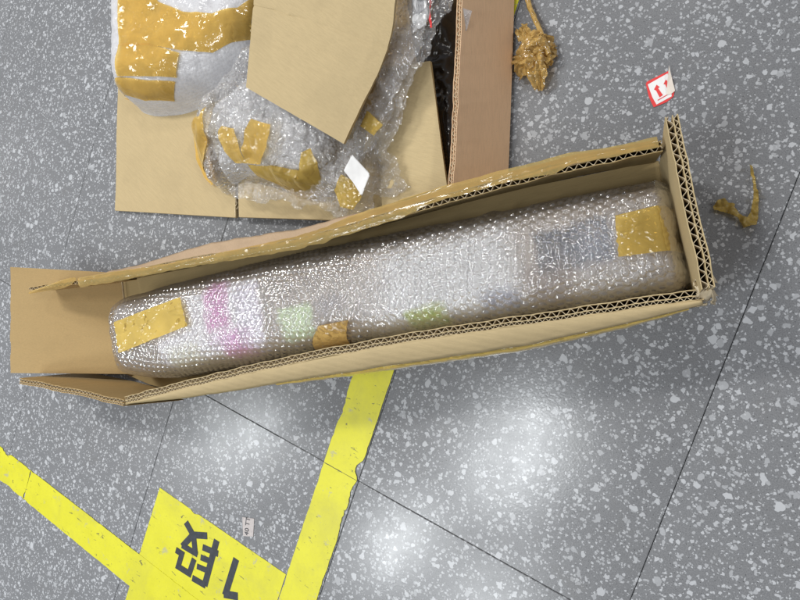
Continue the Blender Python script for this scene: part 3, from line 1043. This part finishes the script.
def item_tape(name, px, mat, seed, off=0.0016, n=46, m=34, ragged=0.0):
    """tape stuck over the wrap; px = its four corners as seen, near-left, near-right, far-right, far-left"""
    q = [loc_hit(*c) for c in px]
    V = []
    for i in range(n + 1):
        for j in range(m + 1):
            a, b = i / n, j / m
            p = (q[0] * (1 - a) + q[1] * a) * (1 - b) + (q[3] * (1 - a) + q[2] * a) * b
            if ragged:
                p = p + np.array([ragged * nz(b, a, seed, 9.0) * (1 if i in (0, n) else 0), 0, 0])
            f = min(0.996, max(0.004, (p[0] - S0) / SL))
            k = int(f * (NU - 1))
            row = P[k] + N[k] * 0.0052
            jj = np.argmin(np.abs(row[:, 1] - p[1]) + (row[:, 2] < 0.03) * 0.02)
            z = row[jj][2] + off + 0.0010 * fbm(p[0], p[1], seed, 60.0, 3) + 0.0008 * abs(nz(p[0] + p[1], p[1] * 0.3, seed, 160.0))
            V.append((p[0], p[1], z))
    return obj(name, V, grid_faces(n + 1, m + 1), mat, bundle, True)


item_tape('packing_tape', [(120, 353), (189, 326), (181, 297), (115, 322)], M['tape'], 1.0, 0.0004, ragged=0.002)
item_tape('packing_tape', [(320, 350), (352, 344), (349, 320), (319, 326)], M['tape_scrap'], 2.0, 0.0006, ragged=0.001)
item_tape('packing_tape', [(619, 257), (686, 252), (681, 206), (615, 216)], M['tape'], 3.0, 0.0004, ragged=0.002)

# ================================================================ SECOND CARTON, OPENED FLAT ON THE NEAR SIDE
C2 = empty('open_carton', (0.35, 0.40, 0))
tag(C2, 'opened carton with reddish outer wall behind the long carton, full of packing waste', 'carton')
O2 = np.array([0.35, 0.40, 0.0])


def P2(u, v, z):
    return tuple(at(u, v, z) - O2)


def slab(name, pts, th, mat, parent, n=40, m=30, bend=0.0, seed=0.0):
    """thin board on four corner points (a, b, c, d), slightly uneven"""
    a, b, c, d = [np.array(p, float) for p in pts]
    V = []
    for i in range(n + 1):
        for j in range(m + 1):
            x, y = i / n, j / m
            p = (a * (1 - x) + b * x) * (1 - y) + (d * (1 - x) + c * x) * y
            p = p + np.array([0, 0, bend * math.sin(math.pi * x) * math.sin(math.pi * y) + 0.0010 * fbm(p[0], p[1], seed, 14.0, 3)])
            V.append(p)
    o = obj(name, V, grid_faces(n + 1, m + 1), mat, parent, True)
    md = o.modifiers.new('thickness', 'SOLIDIFY'); md.thickness = th; md.offset = -1.0
    md2 = o.modifiers.new('edges', 'EDGE_SPLIT'); md2.split_angle = math.radians(40)
    return o


# floor board of the carton, near flaps, inner flap and the standing wall
slab('bottom_panel', [P2(128, -60, 0.004), P2(500, -60, 0.004), P2(470, 190, 0.004), P2(124, 150, 0.004)], 0.003, M['kraft_in'], C2)
slab('near_flap', [P2(119, 40, 0.011), P2(235.5, 40, 0.011), P2(235.5, 217.5, 0.009), P2(115, 210.5, 0.006)], 0.0045, M['kraft_flat'], C2, seed=1.0)
slab('near_flap', [P2(238, 120, 0.012), P2(400, 120, 0.012), P2(380, 221.5, 0.016), P2(238.5, 217, 0.014)], 0.0045, M['kraft_flat'], C2, seed=2.0)
slab('inner_flap', [P2(372, 70, 0.046), P2(430, 61, 0.050), P2(447, 186, 0.036), P2(382, 206, 0.030)], 0.0045, M['kraft'], C2, seed=3.0, bend=0.004)
board('side_panel',
      [P2(511, -70, 0.003), P2(509, 0, 0.003), P2(505.5, 110, 0.003), P2(502.5, 188, 0.003)],
      [P2(461, -70, 0.076), P2(457.5, 0, 0.076), P2(452, 118, 0.076), P2(448.2, 187, 0.076)],
      -1, 0.007, M['kraft_wall'], C2, plies=2, pitch=0.0075, seed=11.0)
o = obj('clear_tape', [P2(462, 8, 0.078), P2(472, 11, 0.073), P2(466.5, 31, 0.072), P2(461.5, 30, 0.077)], [(0, 1, 2, 3)], m_film('clear_tape', 0.30, crumple=0.3), C2)
md = o.modifiers.new('thickness', 'SOLIDIFY'); md.thickness = 0.0002
# torn fibres at the slot between the near flaps
V, F = [], []
for k in range(9):
    q = P2(234.6 + random.random() * 3.4, 190 + k * 3.2, 0.013)
    L = 0.004 + 0.006 * random.random()
    dx = random.uniform(-0.5, 0.5)
    o0 = len(V)
    V += [(q[0] - 0.0005, q[1], q[2]), (q[0] + 0.0005, q[1], q[2]), (q[0] + dx * L + 0.0003, q[1] + L, q[2] + 0.0015)]
    F.append((o0, o0 + 1, o0 + 2))
o = obj('torn_fibres', V, F, M['kraft_edge'], C2); o['kind'] = 'stuff'

# ---- black polythene bag deep in the carton
bag_poly = [at(u, v, 0.012)[:2] for u, v in ((400, -60), (462, -60), (462, 0), (464, 60), (462, 130), (458, 190), (452, 195), (440, 120), (415, 50))]
bag = Lump(bag_poly, 0.020, 0.022, 0.0075, 0.002, 4, rough=0.007, seed=3.0)
o = bag.build('plastic_bag', M['black_bag'])
tag(o, 'crumpled black plastic bag in the gap beside the reddish carton wall', 'bag')

# ---- white rounded parcel with broad tape bands
pa = smooth_poly([at(u, v, 0.022)[:2] for u, v in ((125, -70), (126, 0), (127, 62), (127, 90), (133, 107), (150, 112), (176, 110), (206, 99), (236, 82), (264, 62), (285, 20), (290, -70))], 2)
par1 = Lump(pa, 0.072, 0.05, 0.004, 0.0015, 14, rough=0.0035, seed=1.0)
p1 = empty('wrapped_parcel', tuple(par1.poly.mean(0)) + (0.0,))
tag(p1, 'rounded white foam parcel wrapped in broad yellow tape bands', 'parcel')


def child_lump(l, name, mat, parent, dz=0.0):
    o = l.build(name, mat, None, dz)
    o.parent = parent
    o.matrix_parent_inverse = Matrix.Translation(-Vector(parent.location))
    return o


child_lump(par1, 'foam_sheet', M['foam'], p1)
child_lump(par1, 'bubble_wrap', M['film_white'], p1, 0.0022)


def drape(name, px, surf, off, mat, parent, res=0.0011, jag=0.0, crumple=0.0, seed=0.0):
    poly = [hit(u, v, surf.mean)[:2] for u, v in px]
    o = sheet(name, poly, lambda x, y: surf.taut(x, y) + off + crumple * (fbm(x, y, seed, 45.0, 3) + 0.6 * abs(nz(x, y, seed, 90.0))), mat, None, res, jag)
    if parent is not None:
        o.parent = parent
        o.matrix_parent_inverse = Matrix.Translation(-Vector(parent.location))
    return o


M['tape_pale'] = m_tape('packing_tape_pale', (0.84, 0.57, 0.16), 0.38, 0.55)
drape('packing_tape', [(121, -30), (121, 47), (150, 46), (184, 52), (216, 55), (256, 42), (268, -5), (240, 10), (215, 15), (185, 13), (160, 3), (150, -30)], par1, 0.0040, M['tape_pale'], p1, crumple=0.0008, seed=1.0)
drape('packing_tape', [(121, 46), (121, 78), (150, 78), (181, 80), (183, 55), (150, 45)], par1, 0.0046, M['tape_pale'], p1, crumple=0.0008, seed=2.0)
drape('packing_tape', [(123, 79), (127, 100), (150, 103), (178, 103), (180, 84), (150, 82)], par1, 0.0052, M['tape_pale'], p1, crumple=0.0008, seed=3.0)

# ---- second bubble-wrapped parcel, partly unwrapped
pb = smooth_poly([at(u, v, 0.020)[:2] for u, v in ((262, 40), (235, 78), (210, 100), (202, 130), (205, 160), (214, 184), (224, 194), (240, 178), (270, 184), (300, 196), (330, 196), (350, 178), (362, 140), (360, 80), (320, 40))], 2)
par2 = Lump(pb, 0.059, 0.065, 0.009, 0.0012, 9, rough=0.010, seed=6.0)
p2 = empty('wrapped_parcel', tuple(par2.poly.mean(0)) + (0.0,))
tag(p2, 'lumpy bubble-wrapped parcel with torn tape patches under the loose cardboard sheet', 'parcel')
cen2 = par2.poly.mean(0)
core2 = Lump(cen2 + (par2.poly - cen2) * 0.80, 0.040, 0.05, 0.014, 0.0015, 9, rough=0.008, seed=6.0)
child_lump(core2, 'foam_sheet', M['foam'], p2)
child_lump(par2, 'bubble_wrap', m_film('bubble_film_loose', 0.34, 200.0, 0.55, 0.9, (0.97, 0.97, 0.97), 0.055, 2.2, 0.5), p2, 0.0025)
T2 = M['tape_pale']
drape('packing_tape', [(224, 127), (237, 130), (241, 145), (250, 165), (238, 164), (227, 152), (222, 140)], par2, 0.0052, T2, p2, crumple=0.002, seed=4.0)
drape('packing_tape', [(254, 120), (273, 126), (270, 146), (264, 166), (250, 165), (244, 150), (248, 138)], par2, 0.0056, T2, p2, crumple=0.002, seed=5.0)
drape('packing_tape', [(196, 135), (203, 118), (210, 108), (207, 130), (208, 155), (214, 186), (207, 178), (199, 160)], par2, 0.0050, T2, p2, crumple=0.0015, seed=6.0)
drape('packing_tape', [(252, 166), (275, 167), (303, 172), (304, 154), (314, 150), (322, 165), (326, 190), (318, 201), (298, 199), (282, 186), (262, 178)], par2, 0.0058, M['tape'], p2, crumple=0.002, seed=7.0)

# ---- loose crumpled bubble wrap
def waste_surf(x, y):
    return max(par2(x, y), 0.016)


wrap_px = [(318, 140), (346, 150), (362, 112), (376, 78), (388, 46), (400, -30), (470, -30), (453, 8), (440, 24), (426, 62), (409, 95), (400, 130), (388, 149), (399, 158), (403, 176), (413, 187), (396, 198), (384, 199), (376, 196), (374, 214), (356, 219), (336, 221), (327, 212), (312, 206), (298, 212), (284, 200), (262, 206), (246, 200), (234, 200), (226, 188), (245, 180), (272, 182), (298, 190), (322, 180), (330, 160)]


def wrap_z(x, y):
    b = waste_surf(x, y)
    # the strip by the wall rises over the heap
    k = min(1.0, max(0.0, (y - 0.32) / 0.12))
    b = max(b, 0.030 + 0.038 * k)
    return b + 0.007 + 0.010 * fbm(x, y, 9.0, 26.0, 4) + 0.007 * abs(nz(x, y, 2.0, 75.0))


wrap = empty('loose_bubble_wrap', tuple(at(370, 150, 0.0)))
tag(wrap, 'crumpled loose clear bubble wrap strip between the cardboard sheet and carton wall', 'bubble wrap')
wpoly = [hit(u, v, wrap_z)[:2] for u, v in wrap_px]


def under(o, parent):
    o.parent = parent
    o.matrix_parent_inverse = Matrix.Translation(-Vector(parent.location))
    return o


under(sheet('film_layer', wpoly, wrap_z, M['film'], None, 0.0013, 0.003), wrap)
wpoly2 = [hit(u, v, wrap_z)[:2] for u, v in ((385, 60), (398, 0), (400, -30), (450, -30), (432, 20), (418, 60), (400, 96), (388, 135), (370, 160), (350, 175), (325, 205), (305, 200), (330, 160), (362, 120))]
under(sheet('film_layer', wpoly2, lambda x, y: wrap_z(x, y) + 0.005 + 0.006 * fbm(x, y, 4.0, 40.0, 3), M['film'], None, 0.0013, 0.003), wrap)


def wz(x, y):
    q = [wrap_z(x + 0.008 * math.cos(k), y + 0.008 * math.sin(k)) for k in range(6)]
    return (sum(q) + wrap_z(x, y)) / 7 + 0.012 + 0.002 * fbm(x, y, 4.0, 40.0, 3)


under(sheet('packing_tape', [hit(u, v, wz)[:2] for u, v in ((367, 110), (383, 125), (374, 136), (360, 126))], wz, M['tape'], None, 0.0013), wrap)
under(sheet('packing_tape', [hit(u, v, wz)[:2] for u, v in ((341, 174), (351, 180), (362, 197), (353, 210), (340, 207), (334, 190))], wz, M['tape'], None, 0.0013), wrap)

# white card and address label caught in the wrap
o = sheet('white_card', [hit(u, v, wz)[:2] for u, v in ((355, 156), (374, 176), (366, 198), (357, 184), (347, 172))], lambda x, y: wz(x, y) * 0.6 + 0.4 * 0.062 + 0.004, M['paper'], None, 0.0013, 0, 0.0006)
tag(o, 'small white paper card lying on the crumpled bubble wrap', 'card')
lab = empty('address_label', tuple(at(420, 12, 0.09)))


def lab_z(x, y):
    return wrap_z(x, y) + 0.0035


LP = [hit(u, v, lab_z)[:2] for u, v in ((416, -25), (428, -25), (426.5, 25), (412.5, 33))]
under(sheet('label_paper', LP, lab_z, M['paper'], None, 0.0013, 0, 0.0004), lab)
for k in range(7):
    u0 = 417.2 + k * 1.25
    q = [hit(a, b, lab_z)[:2] for a, b in ((u0, -20), (u0 + 0.6, -20), (u0 + 0.4 - 0.15 * k, 16 - k * 0.8), (u0 - 0.2 - 0.15 * k, 16 - k * 0.8))]
    under(sheet('barcode_bar', q, lambda x, y: lab_z(x, y) + 0.0007, M['print_pale'], None, 0.0005), lab)
q = [hit(a, b, lab_z)[:2] for a, b in ((429.5, -25), (431.5, -25), (432.5, 28), (430.5, 28))]
under(sheet('red_stripe', q, lambda x, y: lab_z(x, y) + 0.001, M['red'], None, 0.0006), lab)
tag(lab, 'white address label with bars and red stripe in the bubble wrap strip', 'label')

# ---- loose cardboard sheet on top of the heap
ledge = [(262, -50, 0.112), (256, 0, 0.104), (252.5, 45, 0.096), (248.8, 88, 0.087)]
redge = [(404, -50, 0.106), (397, 0, 0.099), (386.5, 50, 0.092), (345.5, 144.5, 0.082)]
ra = resample([at(*p) for p in ledge], 0.002)
rb = resample([at(*p) for p in redge], 0.002)
n = 90
V = []
for i in range(n + 1):
    fa = ra[min(len(ra) - 1, int(i / n * (len(ra) - 1)))]; fb = rb[min(len(rb) - 1, int(i / n * (len(rb) - 1)))]
    for j in range(71):
        b = j / 70
        p = fa * (1 - b) + fb * b
        c1 = math.exp(-((i / n - (0.40 + 0.08 * b)) / 0.012) ** 2); c2 = math.exp(-((i / n - (0.52 + 0.10 * b)) / 0.012) ** 2)
        dz = -0.0007 * c1 - 0.0005 * c2 * min(1, b * 1.5) + 0.004 * math.sin(math.pi * b) * (i / n) + 0.0009 * fbm(p[0], p[1], 8.0, 22.0, 3) - 0.003 * max(0, b - 0.9) * 10 * math.exp(-((i / n - 0.55) / 0.2) ** 2)
        V.append(p + np.array([0, 0, dz]))
shp = empty('cardboard_sheet', tuple(at(320, 60, 0.12)))
o = obj('board_face', [tuple(v) for v in V], grid_faces(n + 1, 71), M['kraft_flat'], None, True)
md = o.modifiers.new('thickness', 'SOLIDIFY'); md.thickness = 0.004; md.offset = -1.0
md2 = o.modifiers.new('edges', 'EDGE_SPLIT'); md2.split_angle = math.radians(45)
bpy.data.objects.remove(shp)
o.name = 'cardboard_sheet'
tag(o, 'loose creased cardboard sheet lying across the packing waste', 'cardboard')

# ================================================================ SCRAPS ON THE FLOOR
def crumple_petal(name, base, tip, width, lift, mat, parent, org, seed, curl=0.5, n=22, m=14):
    """a pinched, folded piece of stuck-together tape from base to tip (world xy)"""
    base = np.array(base); tip = np.array(tip)
    d = tip - base; L = np.linalg.norm(d); d /= L; nn = np.array([-d[1], d[0]])
    V = []
    for i in range(n + 1):
        a = i / n
        w = width * (0.35 + 0.65 * math.sin(math.pi * min(1, 0.18 + 0.75 * a))) * (1 + 0.35 * nz(a, seed, 0, 4.0))
        for j in range(m + 1):
            b = j / m * 2 - 1
            x = base + d * (L * a) + nn * (w / 2 * b)
            fold = abs(((b * 1.5 + 0.4 * nz(a, b, seed, 3.0)) % 1.0) - 0.5)
            z = lift * (1 - a ** 2) + 0.005 * fold * (0.5 + a) + 0.005 * abs(fbm(x[0], x[1], seed, 70.0, 3)) + curl * 0.012 * b * b * a + 0.0006
            x = x + nn * 0.003 * fbm(a, b, seed, 3.0, 2) + d * 0.003 * fbm(b, a, seed + 2, 4.0, 2)
            V.append((x[0] - org[0], x[1] - org[1], z))
    return obj(name, V, grid_faces(n + 1, m + 1), mat, parent, False)


bo = xy(537, 62)
ball = empty('crumpled_tape', (bo[0], bo[1], 0))
tag(ball, 'crumpled ball of brown packing tape with a twisted tail on the floor', 'tape scrap')
for k, (b, t, w, l) in enumerate((((537, 56), (521, 30), 0.016, 0.016), ((540, 64), (516, 60), 0.026, 0.018), ((538, 64), (519, 77), 0.022, 0.012),
                                  ((539, 60), (541, 92), 0.020, 0.016), ((536, 55), (556, 45), 0.022, 0.020), ((538, 60), (558, 55), 0.022, 0.014),
                                  ((533, 48), (550, 68), 0.024, 0.022), ((542, 52), (527, 44), 0.020, 0.022))):
    crumple_petal('fold', xy(*b), xy(*t), w, l, M['tape_scrap'], ball, bo, 3.1 * k)
tl = resample([tuple(at(524, -12, 0.004)), tuple(at(529, 4, 0.006)), tuple(at(537, 24, 0.010)), tuple(at(545, 42, 0.016)), tuple(at(549, 54, 0.018))], 0.002)
V = []
for i, p in enumerate(tl):
    a = 0.9 * math.sin(i * 0.5) + 0.3 * i
    t = tl[min(i + 1, len(tl) - 1)] - tl[max(i - 1, 0)]; t /= np.linalg.norm(t)
    s1 = np.cross(t, (0, 0, 1)); s2 = np.cross(s1, t)
    for j in range(8):
        th = j / 8 * 2 * math.pi
        r = 0.0028 * (0.6 + 0.5 * abs(math.sin(th * 1.5 + a * 0.4)) + 0.3 * nz(i * 0.3, j, 0, 1.0))
        q = p + s1 * math.cos(th) * r + s2 * math.sin(th) * r * 0.6
        V.append((q[0] - bo[0], q[1] - bo[1], max(q[2], 0.001)))
F = [(i * 8 + j, i * 8 + (j + 1) % 8, (i + 1) * 8 + (j + 1) % 8, (i + 1) * 8 + j) for i in range(len(tl) - 1) for j in range(8)]
obj('tail', V, F, M['tape_scrap'], ball, True)

# torn V of tape
vs = empty('torn_tape', xy(738, 200) + (0.0,))
vpx = [(125, 312), (150, 282), (190, 272), (212, 290), (245, 295), (240, 320), (268, 350), (308, 376), (330, 340), (343, 262), (343, 190), (320, 92), (335, 90), (352, 150), (360, 220), (372, 262), (371, 370), (360, 412), (290, 430), (263, 378), (200, 348), (130, 332)]
vp = [xy(690 + a / 5.4545, 150 + b / 5.4545) for a, b in vpx]
under(sheet('tape_strip', vp, lambda x, y: 0.0008 + 0.013 * abs(fbm(x, y, 5.0, 62.0, 3)) + 0.005 * abs(nz(x, y, 1.0, 160.0)), M['tape'], None, 0.0009), vs)
tag(vs, 'torn V-shaped strip of brown packing tape on the floor beside the tile joint', 'tape scrap')

# torn sticker with red border and arrows
so = xy(660, 88)
st = empty('torn_sticker', (so[0], so[1], 0))


def sp(pts):
    return [(xy(635 + a / 10.9, 60 + b / 10.9)[0] - so[0], xy(635 + a / 10.9, 60 + b / 10.9)[1] - so[1]) for a, b in pts]


flat_poly('red_border', sp([(118, 265), (130, 240), (360, 125), (378, 130), (432, 340), (420, 400), (345, 462), (205, 518), (180, 470), (150, 400)]), 0.0006, M['red'], st)
flat_poly('white_face', sp([(140, 272), (355, 150), (395, 330), (400, 400), (235, 490), (190, 410)]), 0.0009, M['paper'], st)
flat_poly('arrow', sp([(236, 275), (270, 300), (252, 312), (305, 388), (268, 412), (232, 340), (208, 326)]), 0.0012, M['red'], st)
flat_poly('arrow', sp([(335, 220), (360, 240), (352, 262), (358, 310), (345, 305), (330, 272), (312, 268)]), 0.0012, M['red'], st)
flat_poly('bar', sp([(246, 440), (352, 380), (354, 388), (250, 448)]), 0.0012, M['red'], st)
q = sp([(345, 385), (352, 280), (372, 92), (398, 200), (436, 340), (400, 372)])
V = [(q[0][0], q[0][1], 0.0014), (q[1][0], q[1][1], 0.0035), (q[2][0], q[2][1], 0.006), (q[3][0], q[3][1], 0.0030), (q[4][0], q[4][1], 0.0010), (q[5][0], q[5][1], 0.0014)]
o = obj('curled_edge', V, [(0, 1, 5), (1, 3, 4, 5), (1, 2, 3)], M['paper_back'], st)
md = o.modifiers.new('thickness', 'SOLIDIFY'); md.thickness = 0.0004
tag(st, 'torn white sticker with red border and upward arrows on the floor', 'sticker')

# small printed label
lo = xy(248, 527)
lb = empty('price_label', (lo[0], lo[1], 0))
lc = [xy(*p) for p in ((242.6, 517), (254.5, 518.5), (253.5, 536.5), (243.5, 536))]
flat_poly('label_paper', [(p[0] - lo[0], p[1] - lo[1]) for p in lc], 0.0005, m_plain('worn_label', (0.52, 0.48, 0.47), 0.7, 0.15, 500.0), lb)
cu = bpy.data.curves.new('label_text', 'FONT'); cu.body = '40 TT'; cu.size = 0.0092; cu.extrude = 0.00008; cu.align_x = 'CENTER'; cu.align_y = 'CENTER'
tmp = bpy.data.objects.new('label_text', cu); scene.collection.objects.link(tmp)
dg = bpy.context.evaluated_depsgraph_get()
me = bpy.data.meshes.new_from_object(tmp.evaluated_get(dg)); bpy.data.objects.remove(tmp)
me.materials.append(M['print'])
tx = bpy.data.objects.new('label_text', me); link(tx, lb)
b0, b1_ = np.array(xy(247.2, 533)), np.array(xy(248.6, 519))
d = b1_ - b0
mid = (b0 + b1_) / 2
tx.location = (mid[0] - lo[0], mid[1] - lo[1], 0.0010)
tx.rotation_euler = (0, 0, math.atan2(d[1], d[0]))
tag(lb, 'tiny worn printed label stuck on the floor near the character panel', 'label')
